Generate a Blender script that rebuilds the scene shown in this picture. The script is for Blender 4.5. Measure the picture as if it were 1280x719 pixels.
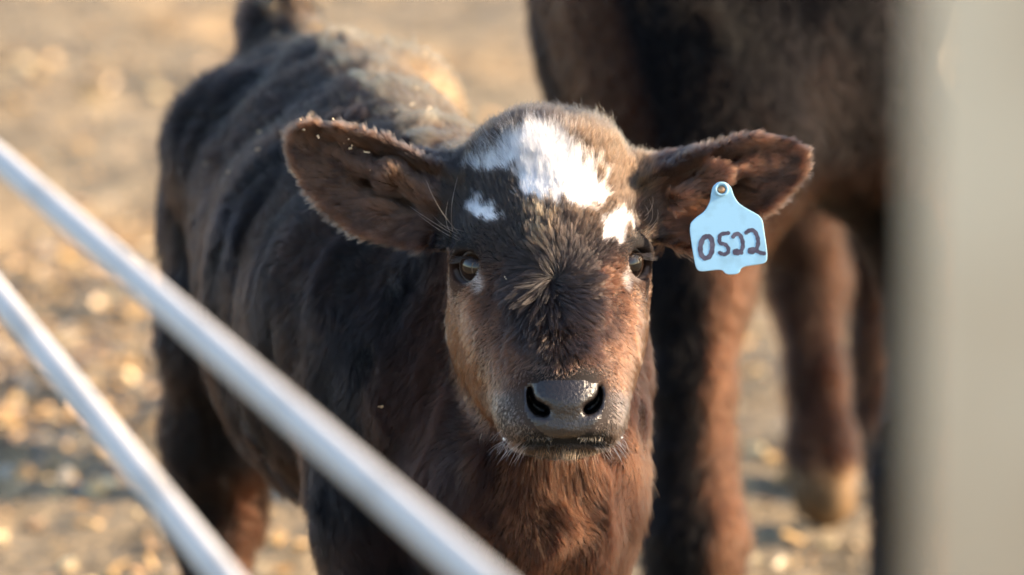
import bpy, math, random
import numpy as np
from mathutils import Vector, Matrix
from mathutils.kdtree import KDTree

for o in list(bpy.data.objects):
    bpy.data.objects.remove(o, do_unlink=True)
SC = bpy.context.scene
COL = SC.collection
rng = np.random.default_rng(7)
random.seed(7)

# ------------------------------------------------------------------ camera
FPX = 7530.0                       # focal length in photo pixels (1280 wide)
PITCH = math.radians(12.0)
CAMZ = 1.69
cam_d = bpy.data.cameras.new('camera')
cam_d.sensor_width = 36.0
cam_d.lens = 36.0 * FPX / 1280.0
cam_d.clip_start = 0.1
cam_d.clip_end = 2000
cam_d.dof.use_dof = True
cam_d.dof.focus_distance = 4.90
cam_d.dof.aperture_fstop = 4.3
cam_d.dof.aperture_blades = 9
cam = bpy.data.objects.new('camera', cam_d)
COL.objects.link(cam)
cam.location = (0, 0, CAMZ)
cam.rotation_euler = (math.radians(90) - PITCH, 0, 0)
SC.camera = cam

# ------------------------------------------------------------------ sky and sun
SUN_EL = math.radians(25.0)
SUN_AZ = math.radians(89.0)        # clockwise from +Y (view direction): 90 = from the right
w = bpy.data.worlds.new("World")
SC.world = w
w.use_nodes = True
nt = w.node_tree
nt.nodes.clear()
sky = nt.nodes.new('ShaderNodeTexSky')
sky.sky_type = 'NISHITA'
sky.sun_disc = False
sky.sun_elevation = SUN_EL
sky.sun_rotation = SUN_AZ
sky.air_density = 1.0
sky.dust_density = 0.6
bg = nt.nodes.new('ShaderNodeBackground')
bg.inputs['Strength'].default_value = 0.15
wo = nt.nodes.new('ShaderNodeOutputWorld')
nt.links.new(sky.outputs[0], bg.inputs[0])
nt.links.new(bg.outputs[0], wo.inputs[0])
sun_d = bpy.data.lights.new('sun', 'SUN')
sun_d.energy = 5.0
sun_d.angle = math.radians(0.6)
sun_d.color = (1.0, 0.76, 0.52)
sun = bpy.data.objects.new('sun', sun_d)
COL.objects.link(sun)
sdir = Vector((math.sin(SUN_AZ) * math.cos(SUN_EL), math.cos(SUN_AZ) * math.cos(SUN_EL), math.sin(SUN_EL)))
sun.rotation_euler = sdir.to_track_quat('Z', 'Y').to_euler()
sun.location = (3, 0, 4)

SC.view_settings.view_transform = 'Standard'
SC.view_settings.look = 'None'
SC.view_settings.exposure = 1.35
SC.view_settings.gamma = 1.0
SC.render.engine = 'CYCLES'
cy = SC.cycles
cy.max_bounces = 8
cy.diffuse_bounces = 3
cy.glossy_bounces = 3
cy.transmission_bounces = 8
cy.use_denoising = True
cy.adaptive_threshold = 0.005
cy.caustics_reflective = False
cy.caustics_refractive = False
SC.cycles_curves.shape = 'RIBBONS'
SC.cycles_curves.subdivisions = 2

# ------------------------------------------------------------------ frames
CF = np.array([0, math.cos(PITCH), -math.sin(PITCH)])
CU = np.array([0, math.sin(PITCH), math.cos(PITCH)])
CR = np.array([1.0, 0, 0])
CP = np.array([0, 0, CAMZ])

def Q(px, py, d):
    """sighting-frame point (x right, y up, z towards the viewer) of a photo pixel at distance d"""
    return np.array([(px - 640) * d / FPX, (359.5 - py) * d / FPX, -d])
def c2w(p):
    p = np.asarray(p, float)
    return CP + p[..., 0:1] * CR + p[..., 1:2] * CU - p[..., 2:3] * CF
def w2c(p):
    v = np.asarray(p, float) - CP
    return np.stack([v @ CR, v @ CU, -(v @ CF)], -1)
def W(px, py, d):
    return c2w(Q(px, py, d))
def c2p(p):
    d = -p[..., 2]
    return 640 + p[..., 0] * FPX / d, 359.5 - p[..., 1] * FPX / d, d
def wd(v):
    """world direction -> sighting-frame direction"""
    v = np.asarray(v, float)
    return np.stack([v @ CR, v @ CU, -(v @ CF)], -1)

# ------------------------------------------------------------------ scene helpers
def tag(o, label=None, cat=None, group=None, kind=None):
    if label: o['label'] = label
    if cat: o['category'] = cat
    if group: o['group'] = group
    if kind: o['kind'] = kind
    return o
def empty(name, loc):
    o = bpy.data.objects.new(name, None)
    o.empty_display_size = 0.1
    COL.objects.link(o)
    o.location = loc
    return o
def mesh_obj(name, verts, faces, mat, parent=None, smooth=True, cols=None, origin=None):
    """verts in world space; the object sits at its parent's or at 'origin'"""
    verts = np.asarray(verts, float)
    org = np.array(parent.location) if parent is not None and origin is None else (np.zeros(3) if origin is None else np.asarray(origin, float))
    if parent is not None and parent.parent is not None and origin is None:
        org = np.array(parent.parent.location) + np.array(parent.location)
    me = bpy.data.meshes.new(name)
    v = verts - org
    me.vertices.add(len(v))
    me.vertices.foreach_set('co', v.astype(np.float32).ravel())
    if isinstance(faces, np.ndarray):
        n, k = faces.shape
        me.loops.add(n * k)
        me.loops.foreach_set('vertex_index', faces.astype(np.int32).ravel())
        me.polygons.add(n)
        me.polygons.foreach_set('loop_start', np.arange(0, n * k, k, dtype=np.int32))
        me.update(calc_edges=True)
    else:
        ls = [len(f) for f in faces]
        me.loops.add(sum(ls))
        me.loops.foreach_set('vertex_index', np.array([i for f in faces for i in f], dtype=np.int32))
        me.polygons.add(len(faces))
        me.polygons.foreach_set('loop_start', np.concatenate([[0], np.cumsum(ls)[:-1]]).astype(np.int32))
        me.update(calc_edges=True)
    me.validate()
    me.polygons.foreach_set('use_smooth', [smooth] * len(me.polygons))
    if cols is not None:
        a = me.color_attributes.new('col', 'FLOAT_COLOR', 'POINT')
        c4 = np.ones((len(v), 4), np.float32)
        c4[:, :3] = cols
        a.data.foreach_set('color', c4.ravel())
    me.materials.append(mat)
    o = bpy.data.objects.new(name, me)
    COL.objects.link(o)
    if parent is not None:
        o.parent = parent
        if origin is not None:
            po = np.array(parent.location)
            o.location = np.asarray(origin) - po
    elif origin is not None:
        o.location = origin
    return o

def tube(points, radii, n=16, caps=True, flat=None):
    """verts/faces of a swept tube"""
    P = np.asarray(points, float)
    m = len(P)
    radii = np.broadcast_to(radii, (m,)) if np.ndim(radii) < 2 else radii
    V = []
    up = None
    for i in range(m):
        t = P[min(i + 1, m - 1)] - P[max(i - 1, 0)]
        t /= np.linalg.norm(t)
        if up is None:
            a = np.array([0, 0, 1.0]) if abs(t[2]) < 0.9 else np.array([1.0, 0, 0])
            up = a - t * (a @ t)
        else:
            up = up - t * (up @ t)
        up /= np.linalg.norm(up)
        s = np.cross(t, up)
        for k in range(n):
            an = 2 * math.pi * k / n
            V.append(P[i] + radii[i] * (math.cos(an) * up + math.sin(an) * s))
    F = []
    for i in range(m - 1):
        for k in range(n):
            a = i * n + k
            b = i * n + (k + 1) % n
            F.append((a, b, b + n, a + n))
    if caps:
        F.append(tuple(range(n - 1, -1, -1)))
        F.append(tuple((m - 1) * n + k for k in range(n)))
    return np.array(V), F

# ------------------------------------------------------------------ noise
class SinNoise:
    def __init__(self, freq, n=10, seed=0):
        r = np.random.default_rng(seed)
        k = r.normal(size=(n, 3))
        k /= np.linalg.norm(k, axis=1)[:, None]
        self.k = k * freq * r.uniform(0.6, 1.6, (n, 1)) * 2 * math.pi
        self.p = r.uniform(0, 6.28, n)
        self.n = n
    def __call__(self, P):
        out = np.zeros(len(P))
        for i in range(self.n):
            out += np.sin(P @ self.k[i] + self.p[i])
        return out / math.sqrt(self.n / 2)
def vnoise(freq, seed):
    ns = [SinNoise(freq, 8, seed * 10 + i) for i in range(3)]
    return lambda P: np.stack([f(P) for f in ns], -1)

# ------------------------------------------------------------------ implicit surfaces
class Field:
    def __init__(self, xs, ys, zs):
        self.ax = [np.asarray(a, np.float32) for a in (xs, ys, zs)]
        self.D = np.full([len(a) for a in self.ax], 0.09, np.float32)
    def sub(self, lo, hi):
        sl = []
        for a, l, h in zip(self.ax, lo, hi):
            i0 = max(int(np.searchsorted(a, l)) - 1, 0)
            i1 = min(int(np.searchsorted(a, h)) + 1, len(a))
            if i1 <= i0: return None
            sl.append(slice(i0, i1))
        return tuple(sl)
    def grid(self, sl):
        return (self.ax[0][sl[0]][:, None, None], self.ax[1][sl[1]][None, :, None], self.ax[2][sl[2]][None, None, :])
    def put(self, lo, hi, fn, k, op='add'):
        pad = k + 0.03
        sl = self.sub(np.asarray(lo) - pad, np.asarray(hi) + pad)
        if sl is None: return
        d = fn(*self.grid(sl)).astype(np.float32)
        A = self.D[sl]
        if op == 'sub':
            d = -d
            h = np.maximum(k - np.abs(A - d), 0) / k
            self.D[sl] = np.maximum(A, d) + h * h * k * 0.25
        else:
            h = np.maximum(k - np.abs(A - d), 0) / k
            self.D[sl] = np.minimum(A, d) - h * h * k * 0.25
    def ell(self, c, r, k=0.02, R=None, op='add'):
        c = np.asarray(c, float); r = np.broadcast_to(np.asarray(r, float), (3,))
        ext = r if R is None else np.full(3, max(r))
        def fn(X, Y, Z):
            x, y, z = X - c[0], Y - c[1], Z - c[2]
            if R is not None:
                x, y, z = (R[0][0] * x + R[0][1] * y + R[0][2] * z, R[1][0] * x + R[1][1] * y + R[1][2] * z, R[2][0] * x + R[2][1] * y + R[2][2] * z)
            k0 = np.sqrt((x / r[0]) ** 2 + (y / r[1]) ** 2 + (z / r[2]) ** 2)
            k1 = np.sqrt((x / r[0] ** 2) ** 2 + (y / r[1] ** 2) ** 2 + (z / r[2] ** 2) ** 2) + 1e-6
            return k0 * (k0 - 1) / k1
        self.put(c - ext, c + ext, fn, k, op)
    def cone(self, a, b, ra, rb, k=0.02, op='add'):
        a = np.asarray(a, float); b = np.asarray(b, float)
        lo = np.minimum(a - ra, b - rb); hi = np.maximum(a + ra, b + rb)
        ba = b - a; l2 = float(ba @ ba)
        def fn(X, Y, Z):
            x, y, z = X - a[0], Y - a[1], Z - a[2]
            h = np.clip((x * ba[0] + y * ba[1] + z * ba[2]) / l2, 0, 1)
            return np.sqrt((x - h * ba[0]) ** 2 + (y - h * ba[1]) ** 2 + (z - h * ba[2]) ** 2) - (ra + (rb - ra) * h)
        self.put(lo, hi, fn, k, op)
    def chain(self, pts, k=0.02, op='add'):
        for (p, r), (q, s) in zip(pts[:-1], pts[1:]):
            self.cone(p, q, r, s, k, op)
    def mesh(self):
        D = self.D
        S = D < 0
        nx, ny, nz = D.shape
        cnt = np.zeros((nx - 1, ny - 1, nz - 1), np.int8)
        for i in (0, 1):
            for j in (0, 1):
                for k in (0, 1):
                    cnt += S[i:nx - 1 + i, j:ny - 1 + j, k:nz - 1 + k]
        act = np.argwhere((cnt > 0) & (cnt < 8))
        idx = np.full(cnt.shape, -1, np.int32)
        idx[act[:, 0], act[:, 1], act[:, 2]] = np.arange(len(act))
        acc = np.zeros((len(act), 3)); n = np.zeros(len(act))
        cor = [(i, j, k) for i in (0, 1) for j in (0, 1) for k in (0, 1)]
        for a in cor:
            for ax in range(3):
                if a[ax]: continue
                b = list(a); b[ax] = 1
                va = D[act[:, 0] + a[0], act[:, 1] + a[1], act[:, 2] + a[2]]
                vb = D[act[:, 0] + b[0], act[:, 1] + b[1], act[:, 2] + b[2]]
                m = (va < 0) != (vb < 0)
                t = np.where(m, va / np.where(m, va - vb, 1), 0)
                p = np.array(a, float)[None, :].repeat(len(act), 0)
                p[:, ax] += t
                acc[m] += p[m]; n[m] += 1
        P = act + acc / n[:, None]
        V = np.stack([np.interp(P[:, i], np.arange(len(self.ax[i])), self.ax[i]) for i in range(3)], -1)
        F = []
        # edges along each axis
        for ax in range(3):
            o1, o2 = [(1, 2), (2, 0), (0, 1)][ax]
            sl0 = [slice(None)] * 3; sl1 = [slice(None)] * 3
            sl0[ax] = slice(0, -1); sl1[ax] = slice(1, None)
            A = S[tuple(sl0)]; B = S[tuple(sl1)]
            E = np.argwhere(A != B)
            ok = (E[:, o1] > 0) & (E[:, o2] > 0) & (E[:, o1] < D.shape[o1] - 1) & (E[:, o2] < D.shape[o2] - 1)
            E = E[ok]
            inside = A[E[:, 0], E[:, 1], E[:, 2]]
            c = []
            for (u, v) in ((-1, -1), (0, -1), (0, 0), (-1, 0)):
                G = E.copy(); G[:, o1] += u; G[:, o2] += v
                c.append(idx[G[:, 0], G[:, 1], G[:, 2]])
            q = np.stack(c, -1)
            q[~inside] = q[~inside][:, ::-1]
            F.append(q)
        return V, np.concatenate(F).astype(np.int32)

def axis(segs):
    """segs: [(start, step), ..., end]"""
    out = []
    for i in range(len(segs) - 1):
        s, st = segs[i]
        e = segs[i + 1][0] if isinstance(segs[i + 1], tuple) else segs[i + 1]
        n = max(int(round((e - s) / st)), 1)
        out.append(np.linspace(s, e, n, endpoint=False))
    out.append([segs[-1]])
    return np.concatenate(out)

# ------------------------------------------------------------------ materials
def new_mat(name):
    m = bpy.data.materials.new(name)
    m.use_nodes = True
    n = m.node_tree
    n.nodes.clear()
    out = n.nodes.new('ShaderNodeOutputMaterial')
    return m, n, out
def principled(name, color=(0.5, 0.5, 0.5), rough=0.6, metallic=0.0, spec=0.5, coat=0.0, attr=None, bump=None, noise=None, sss=0):
    m, n, out = new_mat(name)
    b = n.nodes.new('ShaderNodeBsdfPrincipled')
    b.inputs['Base Color'].default_value = (*color, 1)
    b.inputs['Roughness'].default_value = rough
    b.inputs['Metallic'].default_value = metallic
    b.inputs['Specular IOR Level'].default_value = spec
    b.inputs['Coat Weight'].default_value = coat
    b.inputs['Coat Roughness'].default_value = 0.05
    n.links.new(b.outputs[0], out.inputs[0])
    src = None
    if attr:
        a = n.nodes.new('ShaderNodeAttribute'); a.attribute_name = attr
        src = a.outputs['Color']
    tc = n.nodes.new('ShaderNodeTexCoord')
    if noise:
        sc, c2, lo, hi = noise
        t = n.nodes.new('ShaderNodeTexNoise'); t.inputs['Scale'].default_value = sc; t.inputs['Detail'].default_value = 8
        n.links.new(tc.outputs['Object'], t.inputs['Vector'])
        r = n.nodes.new('ShaderNodeMapRange'); r.inputs[1].default_value = lo; r.inputs[2].default_value = hi
        n.links.new(t.outputs[0], r.inputs[0])
        mx = n.nodes.new('ShaderNodeMix'); mx.data_type = 'RGBA'
        mx.inputs['A'].default_value = (*color, 1); mx.inputs['B'].default_value = (*c2, 1)
        if src: n.links.new(src, mx.inputs['A'])
        n.links.new(r.outputs[0], mx.inputs['Factor'])
        src = mx.outputs['Result']
    if src: n.links.new(src, b.inputs['Base Color'])
    if bump:
        sc, st, dist = bump
        t = n.nodes.new('ShaderNodeTexNoise'); t.inputs['Scale'].default_value = sc; t.inputs['Detail'].default_value = 6
        n.links.new(tc.outputs['Object'], t.inputs['Vector'])
        bp = n.nodes.new('ShaderNodeBump'); bp.inputs['Strength'].default_value = st; bp.inputs['Distance'].default_value = dist
        n.links.new(t.outputs[0], bp.inputs['Height'])
        n.links.new(bp.outputs[0], b.inputs['Normal'])
    return m
def hair_mat(name, rough=0.3, rad=0.35, coat=0.0, ior=1.55):
    m, n, out = new_mat(name)
    h = n.nodes.new('ShaderNodeBsdfHairPrincipled')
    h.model = 'CHIANG'
    h.parametrization = 'COLOR'
    a = n.nodes.new('ShaderNodeAttribute'); a.attribute_name = 'hcol'
    n.links.new(a.outputs['Color'], h.inputs['Color'])
    h.inputs['Roughness'].default_value = rough
    h.inputs['Radial Roughness'].default_value = rad
    h.inputs['Coat'].default_value = coat
    h.inputs['IOR'].default_value = ior
    n.links.new(h.outputs[0], out.inputs[0])
    return m
M_SKIN = principled('calf_skin', rough=0.75, spec=0.2, attr='col')
M_HAIR = hair_mat('face_hair', 0.24, 0.4, ior=1.45)
M_COAT = hair_mat('coat_hair', 0.32, 0.4, ior=1.24)

# ------------------------------------------------------------------ hair
def srgb(r, g, b):
    f = lambda c: (c / 255 / 12.92) if c / 255 <= 0.04045 else ((c / 255 + 0.055) / 1.055) ** 2.4
    return np.array([f(r), f(g), f(b)])
def hair_obj(name, roots, pts, rad, cols, mat, parent):
    """pts (n, m, 3) world, rad (n, m), cols (n, m, 3)"""
    n, m, _ = pts.shape
    hc = bpy.data.hair_curves.new(name)
    bpy.context.view_layer.update()
    hc.add_curves([m] * n)
    org = np.array(parent.matrix_world.translation) if parent else np.zeros(3)
    hc.position_data.foreach_set('vector', (pts - org).astype(np.float32).ravel())
    ra = hc.attributes.get('radius') or hc.attributes.new('radius', 'FLOAT', 'POINT')
    ra.data.foreach_set('value', rad.astype(np.float32).ravel())
    ca = hc.attributes.new('hcol', 'FLOAT_COLOR', 'POINT')
    c4 = np.ones((n, m, 4), np.float32); c4[..., :3] = cols
    ca.data.foreach_set('color', c4.ravel())
    hc.materials.append(mat)
    o = bpy.data.objects.new(name, hc)
    COL.objects.link(o)
    if parent: o.parent = parent
    return o

def grow(V, F, NV, N, density, props, seed, clump_n=14, m=5):
    """V camera-frame verts, F quads. density(P)->weight, props(P,Nn)->dict(dir,len,lift,rad,root,tip,clump,curl)
    returns pts (camera frame), rad, cols"""
    r = np.random.default_rng(seed)
    T = np.concatenate([F[:, [0, 1, 2]], F[:, [0, 2, 3]]])
    A, B, C = V[T[:, 0]], V[T[:, 1]], V[T[:, 2]]
    area = 0.5 * np.linalg.norm(np.cross(B - A, C - A), axis=1)
    cen = (A + B + C) / 3
    cn = NV[T].mean(1)
    wgt = area * density(cen, cn)
    pr = wgt / wgt.sum()
    tri = r.choice(len(T), N, p=pr)
    u, v = r.random(N), r.random(N)
    fl = u + v > 1
    u[fl], v[fl] = 1 - u[fl], 1 - v[fl]
    P = A[tri] * (1 - u - v)[:, None] + B[tri] * u[:, None] + C[tri] * v[:, None]
    Nn = NV[T[tri, 0]] * (1 - u - v)[:, None] + NV[T[tri, 1]] * u[:, None] + NV[T[tri, 2]] * v[:, None]
    Nn /= np.linalg.norm(Nn, axis=1)[:, None] + 1e-9
    q = props(P, Nn)
    d = q['dir'] - Nn * (q['dir'] * Nn).sum(1)[:, None]
    d /= np.linalg.norm(d, axis=1)[:, None] + 1e-9
    L = q['len'] * r.uniform(0.7, 1.15, N)
    lift = q['lift'][:, None]
    jit = r.normal(size=(N, 3)) * q.get('jit', 0.12)
    D0 = d * (1 - lift) + Nn * (lift + 0.35) + jit
    D1 = d + Nn * (lift * 0.55) + jit * 1.3
    D0 /= np.linalg.norm(D0, axis=1)[:, None]
    D1 /= np.linalg.norm(D1, axis=1)[:, None]
    t = np.linspace(0, 1, m)
    pts = np.zeros((N, m, 3))
    pts[:, 0] = P - Nn * 0.0008
    for i in range(1, m):
        a = t[i]
        dd = D0 * (1 - a) + D1 * a
        dd /= np.linalg.norm(dd, axis=1)[:, None]
        pts[:, i] = pts[:, i - 1] + dd * (L / (m - 1))[:, None]
    # clumping onto guide hairs
    ng = max(N // clump_n, 1)
    gi = r.choice(N, ng, replace=False)
    kd = KDTree(ng)
    for k, i in enumerate(gi): kd.insert(P[i], k)
    kd.balance()
    near = np.array([kd.find(p)[1] for p in P.tolist()])
    G = pts[gi[near]]
    off = G - G[:, :1]
    cl = q['clump']
    for i in range(1, m):
        a = (cl * (t[i] ** 1.3))[:, None]
        target = G[:, i]
        pts[:, i] = pts[:, i] * (1 - a) + target * a
    rad = q['rad'][:, None] * (1 - 0.85 * t[None, :] ** 1.5)
    cols = q['root'][:, None, :] * (1 - t[None, :, None] ** 0.8) + q['tip'][:, None, :] * (t[None, :, None] ** 0.8)
    return pts, rad, cols

def poly_mask(px, py, poly):
    """signed: inside True, and distance in px to the outline (positive inside)"""
    poly = np.asarray(poly, float)
    px, py = np.broadcast_arrays(px, py)
    ins = np.zeros(np.shape(px), bool)
    dm = np.full(np.shape(px), 1e9)
    n = len(poly)
    for i in range(n):
        x0, y0 = poly[i]; x1, y1 = poly[(i + 1) % n]
        ex, ey = x1 - x0, y1 - y0
        t = np.clip(((px - x0) * ex + (py - y0) * ey) / (ex * ex + ey * ey + 1e-9), 0, 1)
        dm = np.minimum(dm, np.hypot(px - x0 - t * ex, py - y0 - t * ey))
        c = ((y0 > py) != (y1 > py)) & (px < (x1 - x0) * (py - y0) / (y1 - y0 + 1e-12) + x0)
        ins ^= c
    return np.where(ins, dm, -dm)
def sstep(a, b, x):
    t = np.clip((x - a) / (b - a), 0, 1)
    return t * t * (3 - 2 * t)
def mixc(a, b, t):
    t = np.asarray(t)[..., None]
    return a * (1 - t) + b * t

# ================================================================== CALF
HPX = 1 / 1506.0
PSI = math.radians(6.5)
HX = 687.0
def H(u, y, wv):
    """head-local: u lateral px, y photo row, wv px towards the viewer, turned by PSI about the head axis"""
    x = HX + u * math.cos(PSI) + wv * math.sin(PSI)
    ww = -u * math.sin(PSI) + wv * math.cos(PSI)
    return Q(x, y, 5.0 - ww * HPX)
def hr(*r): return np.array(r) * HPX * 0.99
cp_, sp_ = math.cos(PSI), math.sin(PSI)
RH = np.array([[cp_, 0, -sp_], [0, 1, 0], [sp_, 0, cp_]])   # camera frame -> head-local rows

step = 0.0026
xs = axis([(-0.42, 0.009), (-0.205, step), (0.272, 0.009), 0.33])
ys = axis([(-1.10, 0.014), (-0.38, 0.008), (-0.17, step), (0.163, 0.008), 0.34])
zs = axis([(-6.35, 0.010), (-5.16, step * 1.15), (-4.68, 0.006), -4.62])
Fd = Field(xs, ys, zs)

# ---- body (x right, y up, z towards the viewer, metres)
def B(px, py, d): return Q(px, py, d)
# barrel and trunk
trunk = [(B(395, 235, 5.86), 0.118), (B(430, 275, 5.66), 0.128), (B(458, 340, 5.46), 0.132), (B(512, 390, 5.30), 0.124), (B(590, 425, 5.18), 0.100)]
Fd.chain(trunk, 0.05)
trunk2 = [(B(420, 360, 5.74), 0.118), (B(455, 405, 5.56), 0.135), (B(510, 455, 5.38), 0.130), (B(590, 500, 5.22), 0.112)]
Fd.chain(trunk2, 0.05)
# spine ridge
Fd.chain([(B(362, 95, 5.92), 0.040), (B(425, 130, 5.72), 0.048), (B(480, 195, 5.50), 0.050), (B(545, 255, 5.32), 0.055), (B(620, 300, 5.18), 0.065)], 0.05)
# hips
Fd.ell(B(300, 190, 5.78), (0.072, 0.075, 0.09), 0.045)
Fd.ell(B(512, 150, 5.76), (0.050, 0.062, 0.085), 0.035)
Fd.ell(B(303, 250, 5.92), (0.076, 0.12, 0.10), 0.05)
Fd.ell(B(480, 260, 5.94), (0.08, 0.12, 0.10), 0.05)
# tail base and tail
Fd.chain([(B(378, 70, 5.90), 0.030), (B(350, 35, 5.96), 0.032), (B(345, 25, 6.02), 0.030), (B(345, 60, 6.08), 0.024), (B(330, 200, 6.10), 0.018), (B(310, 420, 6.11), 0.014), (B(296, 560, 6.11), 0.020), (B(290, 660, 6.10), 0.012)], 0.03)
def foot_y(d, z=0.0):
    """sighting-frame y of height z at depth d"""
    return (z - CAMZ + d * math.sin(PITCH)) / math.cos(PITCH)
def BG(px, z, d):
    """point over the ground: photo column, real height, depth"""
    return np.array([(px - 640) * d / FPX, foot_y(d, z), -d])
# hind legs
def hind(px, dx, d):
    Fd.chain([(B(px + 34 + dx, 300, d), 0.078), (BG(px + 20 + dx, 0.43, d - 0.03), 0.066), (BG(px + dx, 0.33, d + 0.02), 0.048), (BG(px - 3 + dx, 0.245, d + 0.07), 0.040),
              (BG(px - 3 + dx, 0.14, d + 0.05), 0.026), (BG(px - 3 + dx, 0.07, d + 0.02), 0.030), (BG(px - 3 + dx, 0.035, d - 0.01), 0.032)], 0.035)
    Fd.cone(BG(px - 3 + dx, 0.03, d - 0.015), BG(px - 3 + dx, 0.012, d - 0.03), 0.030, 0.036, 0.01)
hind(274, 0, 5.86)
hind(452, 0, 5.92)
# fore legs
def fore(px, d, s):
    Fd.chain([(B(px + 8 * s, 520, d + 0.08), 0.078 if s > 0 else 0.066), (BG(px, 0.42, d + 0.03), 0.060 if s > 0 else 0.050), (BG(px, 0.33, d), 0.046), (BG(px, 0.23, d - 0.01), 0.038),
              (BG(px, 0.12, d), 0.025), (BG(px, 0.065, d - 0.005), 0.029), (BG(px, 0.035, d - 0.02), 0.031)], 0.03)
    Fd.cone(BG(px, 0.03, d - 0.025), BG(px, 0.012, d - 0.04), 0.029, 0.035, 0.01)
fore(488, 5.16, 1)
fore(700, 5.12, -1)
# right shoulder (viewer's left), left shoulder
Fd.ell(B(505, 480, 5.24), (0.075, 0.13, 0.10), 0.05)
Fd.ell(B(688, 500, 5.20), (0.058, 0.12, 0.09), 0.05)
# neck
Fd.chain([(B(610, 400, 5.24), 0.125), (B(655, 340, 5.17), 0.086), (B(684, 270, 5.09), 0.074)], 0.05)
Fd.chain([(B(620, 520, 5.18), 0.115), (B(668, 470, 5.14), 0.080), (B(684, 400, 5.09), 0.062)], 0.05)
# chest and brisket
Fd.chain([(B(672, 560, 5.08), 0.082), (B(655, 640, 5.08), 0.080), (B(640, 700, 5.12), 0.066)], 0.045)
Fd.ell(B(730, 560, 5.09), (0.042, 0.10, 0.06), 0.03)
Fd.chain([(B(640, 560, 5.03), 0.030), (B(648, 720, 5.045), 0.026)], 0.03)
Fd.chain([(B(706, 570, 5.03), 0.026), (B(712, 700, 5.055), 0.020)], 0.03)
Fd.ell(B(420, 470, 5.50), (0.085, 0.11, 0.2), 0.05)

# ---- head
Fd.ell(H(0, 256, -60), hr(118, 100, 96), 0.02, RH)
Fd.ell(H(4, 202, -58), hr(82, 50, 58), 0.03, RH)
Fd.ell(H(0, 295, -22), hr(104, 92, 78), 0.025, RH)
Fd.ell(H(0, 330, 10), hr(80, 80, 58), 0.03, RH)
for s in (-1, 1):
    Fd.ell(H(s * 76, 300, 0), hr(34, 40, 44), 0.02, RH)          # brow
    Fd.ell(H(s * 56, 390, -16), hr(61, 95, 76), 0.035, RH)       # cheek
    Fd.chain([(H(s * 58, 415, -45), 50 * HPX), (H(s * 38, 474, 34), 43 * HPX), (H(s * 24, 528, 96), 32 * HPX)], 0.035)
    Fd.chain([(H(s * 84, 355, 20), 14 * HPX), (H(s * 58, 425, 66), 20 * HPX), (H(s * 46, 480, 106), 26 * HPX)], 0.045)  # cheek bone line
# face and bridge
Fd.cone(H(0, 340, -5), H(0, 490, 110), 72 * HPX, 56 * HPX, 0.03)
Fd.cone(H(0, 350, 45), H(0, 465, 128), 38 * HPX, 44 * HPX, 0.03)
# muzzle
Fd.ell(H(0, 512, 128), hr(68, 48, 58), 0.02, RH)
for s in (-1, 1):
    Fd.ell(H(s * 46, 526, 130), hr(27, 30, 44), 0.018, RH)
Fd.ell(H(0, 505, 166), hr(47, 22, 28), 0.010, RH)
Fd.ell(H(0, 526, 145), hr(42, 20, 28), 0.012, RH)            # nose pad
Fd.ell(H(0, 494, 150), hr(46, 18, 30), 0.012, RH)
for s in (-1, 1):                                             # nostril wings
    Fd.chain([(H(s * 42, 488, 150), 9 * HPX), (H(s * 50, 503, 152), 9 * HPX), (H(s * 45, 521, 164), 9 * HPX), (H(s * 32, 527, 178), 8 * HPX)], 0.008)
Fd.ell(H(0, 536, 152), hr(50, 14, 40), 0.012, RH)            # upper lip
Fd.ell(H(0, 558, 122), hr(30, 10, 38), 0.008, RH)            # lower lip and chin
# mouth slit
Fd.chain([(H(-58, 557, 138), 3 * HPX), (H(-40, 552, 164), 3.5 * HPX), (H(0, 550, 178), 4 * HPX), (H(40, 550, 164), 3.5 * HPX), (H(58, 555, 138), 3 * HPX)], 0.004, 'sub')
# nostrils: comma-shaped openings, narrow above and wide below
NOST = [[(662.5, 484, 3.0), (662.5, 495, 4.5), (666, 505, 6.5), (673, 511, 8.5), (680, 514, 7.5)],
        [(750.5, 483, 3.0), (750, 494, 4.5), (746, 504, 6.5), (740, 509, 8.0), (735, 512, 7.0)]]
def nostril_d(px, py):
    out = None
    for ch in NOST:
        for (x0, y0, r0), (x1, y1, r1) in zip(ch[:-1], ch[1:]):
            ex, ey = x1 - x0, y1 - y0
            t = np.clip(((px - x0) * ex + (py - y0) * ey) / (ex * ex + ey * ey), 0, 1)
            d = np.hypot(px - x0 - t * ex, py - y0 - t * ey) - (r0 + (r1 - r0) * t)
            out = d if out is None else np.minimum(out, d)
    return out
def nfn(X, Y, Z):
    px = 640 + X * FPX / -Z; py = 359.5 - Y * FPX / -Z
    wv = (5.0 + Z) / HPX
    d2 = nostril_d(px, py) + np.clip(185 - wv, 0, 60) * 0.06
    return np.maximum(d2, (128 - wv) * 1.0) * HPX
Fd.put(Q(650, 528, 4.93), Q(765, 478, 4.85), nfn, 0.0035, 'sub')
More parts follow.
